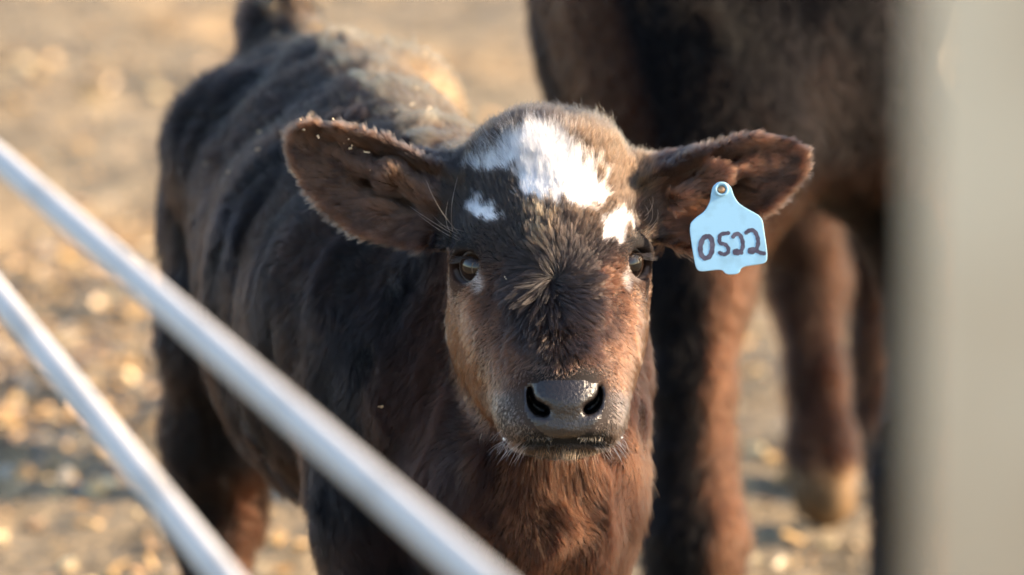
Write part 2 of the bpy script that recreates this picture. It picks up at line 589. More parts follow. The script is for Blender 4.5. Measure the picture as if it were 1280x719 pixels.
# orbits
EYE = []
EYER = 25.0 * HPX
for s, ex, ey, yaw in ((-1, -90, 333, -33), (1, 92, 329, 42)):
    c = H(ex, ey, 13)
    a = math.radians(yaw)
    look = np.array([math.sin(a) * 0.97, -0.05, math.cos(a)]); look /= np.linalg.norm(look)
    EYE.append((s, c, look))
    Fd.ell(c, EYER + 4.5 * HPX, 0.012)
    # brow fold above
    side = np.cross([0, 1, 0], look); side /= np.linalg.norm(side)
    upv = np.cross(look, side)
    b0 = c + look * EYER * 0.75
    Fd.chain([(b0 - side * 24 * HPX + upv * 11 * HPX, 5 * HPX), (b0 - side * 10 * HPX + upv * 25 * HPX, 6 * HPX), (b0 + side * 10 * HPX + upv * 25 * HPX, 6 * HPX), (b0 + side * 24 * HPX + upv * 11 * HPX, 5 * HPX)], 0.008)
    R = np.array([side, upv, look])
    Fd.ell(c + look * EYER * 1.0, np.array([25, 20, 32]) * HPX, 0.003, R, 'sub')
    Fd.ell(c, EYER - 0.2 * HPX, 0.002, None, 'sub')

# ---- ears: cupped blades
EARS = []
earL = [(357, 184), (361, 163), (376, 152), (398, 148), (440, 153), (490, 170), (530, 192), (560, 210), (578, 240), (572, 300), (552, 318), (520, 312), (480, 304), (440, 292), (408, 268), (380, 238), (360, 204)]
earR = [(1012, 197), (1004, 180), (978, 167), (940, 162), (900, 174), (860, 190), (825, 208), (800, 228), (800, 290), (825, 308), (862, 318), (900, 300), (940, 278), (962, 267), (990, 243), (1012, 215)]
for s, poly, base, tip, hw in ((-1, earL, (560, 262), (356, 172), 58), (1, earR, (812, 262), (1012, 190), 56)):
    base = np.array(base, float); tip = np.array(tip, float)
    e1 = (tip - base); LN = np.linalg.norm(e1); e1 = e1 / LN
    e2 = np.array([-e1[1], e1[0]]) * (-s)       # towards the lower margin
    if e2[1] < 0: e2 = -e2
    EARS.append((s, poly, base, e1, e2, LN, hw))
    P = [Q(x, y, 5.02) for x, y in poly]
    lo = np.min(P, 0) - [0, 0, 0.06]; hi = np.max(P, 0) + [0, 0, 0.07]
    def fn(X, Y, Z, base=base, e1=e1, e2=e2, LN=LN, hw=hw, poly=poly):
        px = 640 + X * FPX / -Z; py = 359.5 - Y * FPX / -Z
        a = ((px - base[0]) * e1[0] + (py - base[1]) * e1[1]) / LN
        b = ((px - base[0]) * e2[0] + (py - base[1]) * e2[1]) / hw
        wv = (5.0 + Z) / HPX
        bb = b + 0.12
        cup = np.where(bb > 0, 40, 66) * np.clip(np.abs(bb), 0, 1.25) ** 1.8 * (1 - 0.5 * np.clip(a, 0, 1))
        fold = 16 * sstep(-0.35, -0.85, b)                     # the upper margin rolls forward
        w0 = -52 + cup + fold - 18 * np.clip(a, 0, 1.2) - 12 * np.clip(1 - np.abs(a - 0.45) / 0.5, 0, 1)
        d2 = -poly_mask(px, py, poly)
        d3 = np.abs(wv - w0) - 6.5
        d3 = d3 * 0.72
        kk = 8.0
        h = np.maximum(kk - np.abs(d2 - d3), 0) / kk
        return (np.maximum(d2 + 5, d3) + h * h * kk * 0.25) * HPX
    Fd.put(lo, hi, fn, 0.016)
    # ear root
    if s < 0:
        Fd.cone(H(-96, 235, -60), Q(528, 205, 5.045), 34 * HPX, 17 * HPX, 0.02)
        Fd.cone(H(-96, 275, -60), Q(520, 285, 5.045), 38 * HPX, 14 * HPX, 0.02)
    else:
        Fd.cone(H(98, 238, -60), Q(862, 204, 5.035), 34 * HPX, 17 * HPX, 0.02)
        Fd.cone(H(98, 275, -60), Q(852, 285, 5.04), 36 * HPX, 14 * HPX, 0.02)
# folds and ridges inside the ears
Fd.chain([(Q(535, 288, 5.018), 9 * HPX), (Q(475, 268, 5.022), 10 * HPX), (Q(425, 240, 5.046), 3 * HPX)], 0.016)
Fd.chain([(Q(545, 250, 5.015), 11 * HPX), (Q(490, 222, 5.020), 11 * HPX), (Q(420, 194, 5.050), 3 * HPX)], 0.016)
Fd.chain([(Q(845, 250, 5.008), 11 * HPX), (Q(895, 222, 5.018), 9 * HPX), (Q(965, 200, 5.046), 3 * HPX)], 0.016)

CV, CFc = Fd.mesh()
CW = c2w(CV)
print('calf mesh', len(CV), len(CFc))

# ---- colouring, as functions of the surface point (camera-frame P and normal)
BLACK = np.array([0.0034, 0.0026, 0.0029])
DKBR = np.array([0.0105, 0.0060, 0.0048])
RUF = np.array([0.088, 0.036, 0.018])
CHK = np.array([0.082, 0.034, 0.017])
GREYB = np.array([0.075, 0.060, 0.055])
TAN = np.array([0.46, 0.275, 0.135])
WHITE = np.array([0.93, 0.92, 0.91])
patch1 = [(612, 192), (624, 183), (645, 170), (662, 163), (684, 162), (704, 166), (718, 182), (728, 198), (744, 216), (753, 232), (748, 248), (732, 256), (712, 256), (695, 249), (680, 246), (665, 248), (652, 240), (650, 222), (645, 205), (636, 205), (620, 212), (604, 212), (600, 200)]
patch2 = [(584, 246), (596, 247), (612, 255), (628, 267), (610, 269), (592, 265), (585, 257)]
patch3 = [(746, 262), (760, 257), (776, 254), (790, 262), (782, 274), (774, 290), (758, 296), (745, 290)]
nzA = SinNoise(28, 12, 3); nzB = SinNoise(9, 12, 4); nzC = SinNoise(70, 12, 5); nzD = SinNoise(150, 12, 6)
eyeL, eyeR = EYE[0][1], EYE[1][1]
def regions(P, N):
    px, py, d = c2p(P)
    wv = (5.0 - d) / HPX
    g = {}
    g['px'], g['py'], g['d'], g['w'] = px, py, d, wv
    face = (d < 5.13) & (px > 535) & (px < 835) & (py < 600)
    inheadx = sstep(540, 556, px) * sstep(838, 822, px)
    # head: everything in front of the neck
    thr = np.interp(py, [200, 300, 430, 500, 560, 600], [-150, -110, -92, -55, 25, 70])
    g['head'] = (sstep(-10, 10, wv - thr) * inheadx) * (py < 600)
    g['chin'] = 0
    e = np.zeros(len(P)); earin = np.zeros(len(P)); ea = np.zeros(len(P)); eb = np.zeros(len(P))
    for s, poly, base, e1, e2, LN, hw in EARS:
        a = ((px - base[0]) * e1[0] + (py - base[1]) * e1[1]) / LN
        b = ((px - base[0]) * e2[0] + (py - base[1]) * e2[1]) / hw
        m = (a > 0.02) & (a < 1.15) & (np.abs(b) < 1.4) & (wv > -110) & (d < 5.13) & ((px < 556) if s < 0 else (px > 812))
        e = np.where(m, 1, e); ea = np.where(m, a, ea); eb = np.where(m, b, eb)
        earin = np.where(m & (N[:, 2] > 0.05), 1, earin)
    g['ear'], g['ea'], g['eb'], g['earin'] = e, ea, eb, earin
    return g
def nose_mask(px, py, wv):
    pad = poly_mask(px, py, [(664, 479), (690, 476), (720, 476), (744, 479), (754, 484), (757, 500), (752, 520), (741, 534), (728, 544), (706, 548), (684, 545), (672, 536), (659, 522), (655, 500), (656, 486)])
    return np.where(wv > 110, pad, -50)
def colour(P, N):
    g = regions(P, N)
    px, py, d, wv = g['px'], g['py'], g['d'], g['w']
    n = len(P)
    Wp = P
    a1, b1, c1 = nzA(Wp), nzB(Wp), nzC(Wp)
    root = mixc(BLACK, DKBR, sstep(-0.6, 1.6, b1 + 0.5 * a1))
    tip = mixc(BLACK * 1.4, DKBR * 1.5, sstep(-0.5, 1.5, b1 + 0.6 * c1))
    # body shade: front part reddish, rump black
    body = g['head'] * 0 + 1
    red = sstep(430, 620, px + 40 * b1) * (d < 5.6)
    tip = mixc(tip, np.array([0.030, 0.012, 0.0078]), red * 0.8)
    root = mixc(root, np.array([0.012, 0.0052, 0.0036]), red * 0.8)
    # chest
    ch = sstep(575, 650, px + 18 * a1) * sstep(500, 570, py) * (d < 5.4) * (1 - 0.75 * sstep(715, 745, px + 8 * a1) * sstep(560, 620, py)) * (1 - 0.5 * sstep(18, 4, np.abs(px - 690 - 5 * a1)) * sstep(600, 640, py))  # rufous middle; shadow on the right part put into the colour
    tip = mixc(tip, RUF * 1.25, ch * (0.8 + 0.2 * np.clip(c1, -1, 1)))
    root = mixc(root, RUF * 0.45, ch * 0.8)
    # leg inner sides
    lg = sstep(560, 640, py) * sstep(270, 310, px) * (px < 420) * (d > 5.6)
    tip = mixc(tip, RUF, lg); root = mixc(root, RUF * 0.5, lg)
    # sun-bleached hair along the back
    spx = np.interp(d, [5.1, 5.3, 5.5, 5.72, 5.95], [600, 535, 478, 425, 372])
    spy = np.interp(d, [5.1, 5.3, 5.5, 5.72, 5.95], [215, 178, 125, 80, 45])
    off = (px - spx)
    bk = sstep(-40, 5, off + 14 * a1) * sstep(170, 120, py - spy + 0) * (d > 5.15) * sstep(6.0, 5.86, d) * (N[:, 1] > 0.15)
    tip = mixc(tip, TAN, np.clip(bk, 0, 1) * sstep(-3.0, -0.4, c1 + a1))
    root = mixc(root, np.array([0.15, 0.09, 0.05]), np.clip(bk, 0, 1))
    # head
    h = g['head'][:]
    u = (px - (688 + 0.105 * np.clip(py - 340, -60, 220)))
    au = np.abs(u)
    hroot = np.tile(np.array([0.0036, 0.0028, 0.0027]), (n, 1)); htip = np.tile(np.array([0.0145, 0.0108, 0.0098]), (n, 1))
    brg = sstep(350, 430, py)
    htip = mixc(htip, np.array([0.038, 0.024, 0.018]), brg * 0.8); hroot = mixc(hroot, np.array([0.010, 0.0065, 0.005]), brg * 0.8)
    # brown tips right of the poll and on the crown
    cr = sstep(330, 230, py) * (0.08 + 0.92 * sstep(5, 60, u)) * 0.9
    htip = mixc(htip, np.array([0.095, 0.058, 0.034]), np.clip(cr, 0, 1))
    hroot = mixc(hroot, np.array([0.014, 0.009, 0.006]), np.clip(cr, 0, 1))
    # golden forelock streak below the white patch
    fl = 0.8 * sstep(26, 6, np.abs(px - 676 - (py - 270) * 0.10)) * sstep(252, 264, py) * sstep(330, 285, py) * sstep(-0.8, 0.8, c1)
    htip = mixc(htip, TAN * 0.9, fl)
    # cheeks
    ck = sstep(42, 108, au + 8 * a1 + 0.12 * (py - 340)) * sstep(300, 360, py)
    htip = mixc(htip, CHK * 1.35, ck); hroot = mixc(hroot, CHK * 0.5, ck)
    ck2 = sstep(15, 80, au + 6 * a1) * sstep(390, 460, py)
    htip = mixc(htip, CHK, np.clip(ck2, 0, 1) * 0.8); hroot = mixc(hroot, CHK * 0.5, ck2 * 0.8)
    # inner eye corners
    for ex, ey in ((612, 350), (772, 352)):
        q = sstep(26, 8, np.hypot((px - ex), (py - ey - 10) * 0.6))
        htip = mixc(htip, CHK * 0.6, q * 0.8)
    # muzzle
    mz = sstep(478, 500, py) * (wv > 60)
    htip = mixc(htip, np.array([0.10, 0.070, 0.058]), mz * 0.9); hroot = mixc(hroot, np.array([0.04, 0.03, 0.026]), mz)
    topn = sstep(24, 6, np.abs(py - 467)) * sstep(50, 30, np.abs(px - 705)) * (wv > 60)
    htip = mixc(htip, np.array([0.15, 0.07, 0.042]), topn)
    lip = sstep(536, 543, py) * sstep(70, 50, au) * (wv > 60)
    htip = mixc(htip, np.array([0.008, 0.006, 0.006]), lip); hroot = mixc(hroot, np.array([0.003, 0.0025, 0.0025]), lip)
    chn = sstep(556, 564, py) * (wv > 40)
    htip = mixc(htip, np.array([0.03, 0.02, 0.012]), chn * 0.6)
    tip = mixc(tip, htip, h); root = mixc(root, hroot, h)
    # pale lower eyelids
    for s, c, look in EYE:
        ex, ey, _ = c2p(c + look * EYER)
        lid = 0.6 * sstep(4.5, 2, np.abs(np.hypot((px - ex) * (1.15 if s < 0 else 1.4), py - ey) - 18)) * (py > ey + 3) * h
        cor = sstep(10, 3, np.hypot((px - (ex - s * 16)) * 1.0, (py - ey - 20) * 0.75)) * h
        mm = np.clip(lid + cor, 0, 1)
        tip = mixc(tip, np.array([0.38, 0.32, 0.28]), mm); root = mixc(root, np.array([0.22, 0.18, 0.16]), mm)
    # ears
    e = g['ear'] > 0
    ein = g['earin'] * e
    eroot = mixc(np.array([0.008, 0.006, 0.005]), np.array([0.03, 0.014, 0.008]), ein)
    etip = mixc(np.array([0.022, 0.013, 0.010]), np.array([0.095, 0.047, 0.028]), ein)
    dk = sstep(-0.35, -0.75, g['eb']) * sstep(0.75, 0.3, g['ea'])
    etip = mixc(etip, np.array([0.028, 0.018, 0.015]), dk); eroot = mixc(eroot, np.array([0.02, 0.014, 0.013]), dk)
    hol = np.maximum(sstep(0.22, 0.06, np.abs(g['eb'] + 0.38)) * sstep(0.3, 0.5, g['ea']), sstep(0.2, 0.05, np.abs(g['eb'] - 0.12)) * sstep(0.15, 0.3, g['ea']))  # shade of the ear cavity put into the fur colour as dark bands
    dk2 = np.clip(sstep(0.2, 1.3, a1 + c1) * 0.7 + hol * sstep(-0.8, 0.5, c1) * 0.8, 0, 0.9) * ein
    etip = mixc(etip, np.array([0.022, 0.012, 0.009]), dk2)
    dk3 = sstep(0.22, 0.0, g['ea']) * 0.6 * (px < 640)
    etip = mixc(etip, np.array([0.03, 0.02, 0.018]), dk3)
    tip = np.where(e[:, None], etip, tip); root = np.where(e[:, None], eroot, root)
    # white marks
    jg = 3.5 * nzD(P) + 3 * c1
    front = (wv > -130) & (N[:, 2] > 0.0)
    pm = np.maximum(np.maximum(poly_mask(px, py - 7, patch1) + 0.5, poly_mask(px - 3, py - 5, patch2) + 0.5), poly_mask(px - 5, py - 9, patch3) - 2)
    streak = sstep(6, 2, np.abs(poly_mask(px, py, [(572, 226), (590, 214), (606, 206), (604, 212), (588, 222)]))) * 0.25 * front
    wm = sstep(-2.5, 2.5, pm + jg) * front * (h > 0.3)
    wm = np.clip(np.maximum(wm, streak * (c1 > 0)), 0, 1)
    tip = mixc(tip, WHITE, wm); root = mixc(root, WHITE * 0.9, wm)
    return root, tip, g, wm

calf = empty('calf', tuple(W(600, 719, 5.45) * [1, 1, 0]))
tag(calf, 'young dark brown calf with white forehead patches facing the camera in the foreground', 'calf')
bpy.context.view_layer.update()

tmpm = bpy.data.meshes.new('tmp')
def vert_normals(V, F):
    n = np.cross(V[F[:, 2]] - V[F[:, 0]], V[F[:, 3]] - V[F[:, 1]])
    out = np.zeros_like(V)
    for i in range(4):
        np.add.at(out, F[:, i], n)
    return out / (np.linalg.norm(out, axis=1)[:, None] + 1e-12)
CN = vert_normals(CV, CFc)
root, tip, g, wm = colour(CV, CN)
skin = np.clip(root, 0.004, 1) * 0.9
nm = nose_mask(g['px'], g['py'], g['w'] * (g['px'] > 600))
isn = sstep(-3, 2, nm)
skin = mixc(skin, np.array([0.020, 0.016, 0.015]), isn)
nsd = nostril_d(g['px'], g['py'])
skin = mixc(skin, np.array([0.006, 0.004, 0.004]), sstep(1.0, -1.5, nsd) * (g['w'] < 181) * isn)  # darkness inside the nostrils put into the skin colour
M_NOSE = principled('wet_nose', (0.05, 0.045, 0.043), 0.30, spec=0.5, attr='col', bump=(330, 0.6, 0.0018))
M_NOSE.node_tree.nodes['Principled BSDF'].inputs['Coat Weight'].default_value = 0.1
M_NOSE.node_tree.nodes['Principled BSDF'].inputs['Coat Roughness'].default_value = 0.25
body = mesh_obj('body', CW, CFc, M_SKIN, calf, True, skin)
body.data.materials.append(M_NOSE)
fi = (isn[CFc].mean(1) > 0.5)
body.data.polygons.foreach_set('material_index', fi.astype(np.int32))

# ---- coat
WH = Q(693, 347, 4.93)
flowA = vnoise(16, 31); flowB = vnoise(45, 32); flowC = vnoise(7, 33)
def comb(P, g, N):
    px, py, d = g['px'], g['py'], g['d']
    n = len(P)
    # body: towards the tail and downwards; legs straight down
    tailw = np.array([-0.30, 0.10, -0.95])
    down = np.array([0.0, -1.0, 0.0])
    side = sstep(0.75, 0.1, N[:, 1])
    v = mixc(np.tile(tailw, (n, 1)), np.tile(down * 0.8 + tailw * 0.35, (n, 1)), side)
    leg = sstep(520, 620, py)
    v = mixc(v, np.tile(down + np.array([0, 0, -0.1]), (n, 1)), leg)
    # left of the spine the coat lies over to the side; tan fringe flips over
    v = v + 0.25 * flowA(P) + 0.22 * flowC(P)
    # head: radiate from the whorl
    r = P - WH
    rr = np.linalg.norm(r[:, :2], axis=1)[:, None] + 1e-4
    hv = np.stack([r[:, 0] / rr[:, 0], r[:, 1] / rr[:, 0], -0.15 * np.ones(n)], -1)
    sw = np.exp(-(rr[:, 0] / 0.035) ** 2)[:, None]
    tang = np.stack([-hv[:, 1], hv[:, 0], 0 * hv[:, 0]], -1)
    hv = hv + 0.7 * sw * tang
    up_ = (sstep(330, 300, py))[:, None]
    hv = hv * (1 - 0.25 * up_) + up_ * 0.25 * np.array([0, 1, -0.6])
    dn = (sstep(400, 470, py))[:, None]
    hv = hv * (1 - 0.5 * dn) + dn * 0.5 * np.stack([np.sign(px - 700) * 0.6, -0.8 * np.ones(n), -0.5 * np.ones(n)], -1)
    hv = hv + 0.16 * flowB(P) + 0.10 * flowA(P)
    v = mixc(v, hv, g['head'])
    # ears: outwards to the tip, towards the margins
    for s, poly, base, e1, e2, LN, hw in EARS:
        m = (g['ear'] > 0) & ((px < 640) if s < 0 else (px > 640))
        ev = np.stack([np.full(n, e1[0]), np.full(n, -e1[1]), np.full(n, -0.1)], -1) + (g['eb'][:, None]) * np.array([e2[0], -e2[1], 0.1]) * 0.9
        ev = ev + 0.16 * flowB(P) + 0.22 * flowA(P)
        v = np.where(m[:, None], ev, v)
    return v
def eye_d(P):
    o = np.full(len(P), 1.0)
    for s, c, look in EYE:
        o = np.minimum(o, np.linalg.norm(P - (c + look * EYER * 0.9), axis=1))
    return o
def eye_open(P):
    """below 1 inside the eyelid opening"""
    o = np.full(len(P), 9.0)
    for s, c, look in EYE:
        side = np.cross([0, 1, 0], look); side /= np.linalg.norm(side); upv = np.cross(look, side)
        r = P - c
        a = (r @ side) / (26.5 * HPX); b = (r @ upv) / (21.5 * HPX)
        o = np.where(np.linalg.norm(r, axis=1) < EYER * 1.5, np.minimum(o, np.hypot(a, b)), o)
    return o
def nostril(P):
    px, py, d = c2p(P)
    return np.where((5.0 - d) / HPX > 100, 1 + nostril_d(px, py) / 3.0, 9.0)
nzL = SinNoise(22, 12, 77)
def dens_head(P, N):
    g = regions(P, N)
    hm = np.maximum(g['head'], g['ear'])
    w_ = hm * np.clip(0.35 + N[:, 2] * 1.0, 0.06, 1)
    nmk = nose_mask(g['px'], g['py'], g['w'])
    w_ = w_ * (nmk < -1) * (eye_open(P) > 1.0) * (nostril(P) > 1)
    return w_
def dens_body(P, N):
    g = regions(P, N)
    hm = np.maximum(g['head'], g['ear'])
    w_ = (1 - hm) * np.clip(0.25 + 0.8 * N[:, 2], 0.03, 1)
    w_ *= np.where(g['py'] > 730, 0.12, 1) * np.where(N[:, 2] < -0.1, 0.25, 1)
    w_ *= np.where(g['d'] < 5.4, 2.4, 1.0)
    return w_
def props(P, N):
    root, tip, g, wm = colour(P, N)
    n = len(P)
    px, py, d = g['px'], g['py'], g['d']
    r = np.random.default_rng(n)
    v = comb(P, g, N)
    nl = nzL(P)
    L = np.where(d < 5.4, 0.013, 0.020) + 0.003 * nl
    L = np.where((d > 5.3) & (N[:, 1] > 0.3), 0.026 + 0.005 * nl, L)
    L = np.where(py > 560, 0.019 + 0.004 * nl, L)
    lift = np.full(n, 0.22)
    rad = np.where(d < 5.35, 0.00017, 0.00026)
    clump = np.where(d < 5.35, 0.35, 0.5)
    h = g['head']
    wd_ = np.hypot(px - 693, py - 347)
    Lh = 0.0085 + 0.007 * sstep(300, 180, py) + 0.009 * sstep(85, 30, wd_)
    Lh = np.where(py > 420, 0.0085 - 0.004 * sstep(420, 480, py), Lh)
    below = sstep(60, 35, np.abs(px - 690)) * sstep(335, 350, py) * sstep(450, 420, py)
    Lh = Lh + 0.006 * below
    Lh = np.where((np.abs(px - 690) > 75) & (py > 300), 0.008, Lh)
    ed = eye_d(P)
    Lh = Lh * (0.25 + 0.75 * sstep(0.014, 0.035, ed))
    nmk = nose_mask(px, py, g['w'])
    Lh = np.where(nmk > -22, np.interp(nmk, [-22, -2], [0.0055, 0.0028]), Lh)
    Lh = Lh * (1 + 0.25 * sstep(235, 165, py))
    Lh = np.where((py > 553) & (g['w'] > 60), 0.007, Lh)
    Lh = Lh * (1 + 0.15 * nl)
    L = L * (1 - h) + Lh * h
    lift = lift * (1 - h) + h * (0.18 + 0.26 * sstep(250, 160, py) + 0.06 * sstep(60, 10, wd_))
    rad = rad * (1 - h) + h * 0.00017
    clump = clump * (1 - h) + h * (0.40 + 0.38 * sstep(100, 40, wd_))
    clump = np.clip(clump + 0.2 * below, 0, 0.85)
    e = g['ear'] > 0
    rim = sstep(0.6, 1.0, np.abs(g['eb'])) + sstep(0.85, 1.0, g['ea'])
    L = np.where(e, 0.008 + 0.003 * np.clip(rim, 0, 1) * (g['eb'] > -0.4) + 0.004 * (g['earin']), L)
    L = np.where(e & (g['eb'] > 0.45) & (g['ea'] < 0.38), 0.017, L)
    lift = np.where(e, 0.28, lift)
    rad = np.where(e, 0.00017, rad)
    clump = np.where(e, 0.55, clump)
    jitc = r.normal(size=(n, 1)) * (0.25 + 0.25 * (h * (wm < 0.3)))[:, None]
    root = np.clip(root * np.exp(jitc), 0.0004, 0.93); tip = np.clip(tip * np.exp(jitc), 0.0006, 0.93)
    # single guard hairs
    gh = r.random(n) < 0.05
    tip = np.where((gh & (wm < 0.5))[:, None], tip * 2.0, tip)
    tip = np.clip(tip, 0, 0.92)
    return dict(dir=v, len=L, lift=lift, rad=rad, root=root, tip=tip, clump=clump, jit=(0.10 + 0.12 * h * sstep(240, 160, py) + 0.04 * e * np.clip(rim, 0, 1))[:, None])
NH, NB = 200000, 260000
pts, rad, cols = grow(CV, CFc, CN, NH, dens_head, props, 11, 12)
coat = hair_obj('head_fur', None, c2w(pts), rad, cols, M_HAIR, body)
tag(coat, kind='stuff')
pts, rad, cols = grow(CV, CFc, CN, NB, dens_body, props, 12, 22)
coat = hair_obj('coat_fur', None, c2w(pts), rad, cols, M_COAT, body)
tag(coat, kind='stuff')

# ---- eyes
def sphere(c, r, look, nu=40, nv=24):
    """pole towards 'look' """
    look = np.array(look) / np.linalg.norm(look)
    side = np.cross([0, 1.0, 0], look); side /= np.linalg.norm(side)
    up = np.cross(look, side)
    V = [c + look * r]
    for i in range(1, nv):
        th = math.pi * i / nv
        for j in range(nu):
            ph = 2 * math.pi * j / nu
            V.append(c + r * (math.cos(th) * look + math.sin(th) * (math.cos(ph) * side + math.sin(ph) * up)))
    V.append(c - look * r)
    F = []
    for j in range(nu): F.append((0, 1 + j, 1 + (j + 1) % nu))
    for i in range(nv - 2):
        for j in range(nu):
            a = 1 + i * nu + j; b = 1 + i * nu + (j + 1) % nu
            F.append((a, a + nu, b + nu, b))
    k = len(V) - 1
    for j in range(nu): F.append((k, 1 + (nv - 2) * nu + (j + 1) % nu, 1 + (nv - 2) * nu + j))
    return np.array(V), F, side, up
M_EYE = principled('eye_ball', rough=0.04, spec=0.5, coat=0.0, attr='col')
for s, c, look in EYE:
    V, F, side, up = sphere(c, EYER * 0.985, look, 64, 40)
    r = (V - c) / EYER
    a, b, f = r @ side, r @ up, r @ look
    th = np.arccos(np.clip(f, -1, 1))
    col = np.tile(np.array([0.42, 0.36, 0.33]), (len(V), 1))
    iris = sstep(0.86, 0.76, th)
    col = mixc(col, np.array([0.016, 0.009, 0.006]), iris)
    col = mixc(col, np.array([0.035, 0.02, 0.013]), iris * sstep(0.35, 0.6, th) * 0.7)
    pupil = sstep(1.05, 0.95, np.hypot(a / 0.36, b / 0.20))
    col = mixc(col, np.array([0.004, 0.004, 0.005]), pupil * (f > 0))
    o = mesh_obj('eye', c2w(V), F, M_EYE, calf, True, col)

# ---- eyelashes, brow bristles and whiskers
M_BRIS = hair_mat('bristle_hair', 0.25, 0.3)
def strands(name, items, parent):
    """items: list of (points camera-frame list, radius, colour)"""
    m = 8
    P = []; R = []; Cc = []
    for pl, r0, c0 in items:
        pl = np.array(pl, float)
        t = np.linspace(0, 1, len(pl)); tt = np.linspace(0, 1, m)
        if len(pl) == 3:   # quadratic bezier
            q = ((1 - tt) ** 2)[:, None] * pl[0] + (2 * tt * (1 - tt))[:, None] * pl[1] + (tt ** 2)[:, None] * pl[2]
        else:
            q = np.stack([np.interp(tt, t, pl[:, i]) for i in range(3)], -1)
        P.append(q); R.append(r0 * (1 - 0.8 * tt)); Cc.append(np.tile(c0, (m, 1)))
    o = hair_obj(name, None, c2w(np.array(P)), np.array(R), np.array(Cc), M_BRIS, parent)
    tag(o, kind='stuff')
    return o
PALE = np.array([0.75, 0.70, 0.66])
it = []
def hz(px, py, w_): return Q(px, py, 5.0 - w_ * HPX)
brL = [((588, 305), (550, 285), (512, 258)), ((582, 300), (548, 268), (533, 226)), ((566, 290), (560, 262), (572, 222)), ((588, 306), (556, 296), (520, 266)), ((586, 296), (560, 292), (540, 268)),
       ((568, 298), (552, 280), (560, 252)), ((590, 292), (566, 286), (548, 280))]
for a, b, c in brL:
    it.append(([hz(*a, 22), hz(*b, 60), hz(*c, 40)], 0.00022, PALE))
brR = [((806, 284), (822, 276), (812, 250)), ((802, 290), (826, 278), (822, 262)), ((800, 296), (818, 288), (824, 270)), ((804, 276), (816, 270), (806, 256)), ((792, 300), (800, 280), (794, 262)), ((798, 304), (812, 292), (818, 282)), ((806, 270), (818, 262), (816, 246))]
for a, b, c in brR:
    it.append(([hz(*a, 5), hz(*b, 34), hz(*c, 24)], 0.00020, PALE))
strands('brow_bristles', it, body)
it = []
for s, c, look in EYE:
    side = np.cross([0, 1.0, 0], look); side /= np.linalg.norm(side); up = np.cross(look, side)
    for k in range(60):
        a = random.uniform(-1, 1)
        p = c + look * EYER * (0.98 - 0.28 * a * a) + side * a * 17 * HPX + up * (13.5 - 8 * a * a) * HPX
        L = random.uniform(12, 20) * HPX
        dr = look * 0.8 + up * random.uniform(-0.25, 0.15) + side * (a * 0.9 + 0.35 * s)
        dr /= np.linalg.norm(dr)
        colr = np.array([0.03, 0.028, 0.03]) if s < 0 else np.array([0.16, 0.12, 0.10])
        it.append(([p, p + dr * L * 0.55 - up * L * 0.10, p + dr * L + up * L * 0.02], 0.00022, colr))
strands('eyelashes', it, body)
it = []
for k in range(150):
    s = random.choice((-1, 1))
    u = s * random.uniform(38, 74); y = random.uniform(532, 560)
    p = H(u, y, 172 - abs(u) * 0.5)
    L = random.uniform(8, 30) * HPX
    dr = np.array([s * random.uniform(0.4, 1.0), random.uniform(-0.9, -0.1), random.uniform(0.1, 0.8)]); dr /= np.linalg.norm(dr)
    colr = PALE * random.uniform(0.08, 0.5)
    it.append(([p, p + dr * L * 0.5, p + dr * L + np.array([0, -1, 0]) * L * 0.3], 0.00016, colr))
for k in range(170):
    u = random.gauss(5, 30); y = 553 + random.uniform(0, 16) - 0.002 * u * u
    p = H(u, y, 166 - abs(u) * 0.45)
    L = random.uniform(8, 18) * HPX
    dr = np.array([random.gauss(0, 0.35), -0.9, random.uniform(0.2, 0.9)]); dr /= np.linalg.norm(dr)
    it.append(([p, p + dr * L * 0.5, p + dr * L + np.array([0, -1, 0]) * L * 0.15], 0.00020, TAN * random.uniform(0.1, 1.1)))
for k in range(130):
    u = random.choice((-1, 1)) * random.uniform(16, 48); y = random.uniform(540, 548)
    p = H(u, y, 188 - abs(u) * 0.3)
    L = random.uniform(5, 10) * HPX
    dr = np.array([random.gauss(0, 0.4), -0.8, random.uniform(0.3, 0.9)]); dr /= np.linalg.norm(dr)
    it.append(([p, p + dr * L * 0.5, p + dr * L], 0.00018, TAN * random.uniform(0.6, 2.2)))
strands('whiskers', it, body)

# ---- bits of straw and dust caught in the coat, drops on the lip
def flecks(name, pts, mat, col):
    V = []; F = []; k = 0
    for p, r0, st in pts:
        q = np.random.default_rng(int(abs(p[0]) * 1e5) + k)
        ax = q.normal(size=(3, 3)); ax, _ = np.linalg.qr(ax)
        base = [(-1, -1, -1), (1, -1, -1), (1, 1, -1), (-1, 1, -1), (-1, -1, 1), (1, -1, 1), (1, 1, 1), (-1, 1, 1)]
        for b_ in base:
            b3 = np.array(b_) * [st, 1, 0.5] * r0 * q.uniform(0.6, 1.1, 3)
            V.append(p + b3 @ ax)
        for f in ((0, 3, 2, 1), (4, 5, 6, 7), (0, 1, 5, 4), (1, 2, 6, 5), (2, 3, 7, 6), (3, 0, 4, 7)):
            F.append(tuple(8 * k + i for i in f))
        k += 1
    o = mesh_obj(name, c2w(np.array(V)), F, mat, calf, False)
    tag(o, kind='stuff')
M_FLECK = principled('dust_fleck', (0.55, 0.42, 0.26), 0.6)
r = np.random.default_rng(91)
cand = np.where((CN[:, 2] > 0.1))[0]
cpx, cpy, cd = c2p(CV)
sel = []
back = cand[(cd[cand] > 5.3) & (cpy[cand] < 230)]
for i in r.choice(back, 34): sel.append((CV[i] + CN[i] * 0.013, r.uniform(0.0005, 0.0013), r.uniform(1, 3)))
earp = cand[(cpx[cand] < 470) & (cd[cand] < 5.1) & (cpy[cand] < 185)]
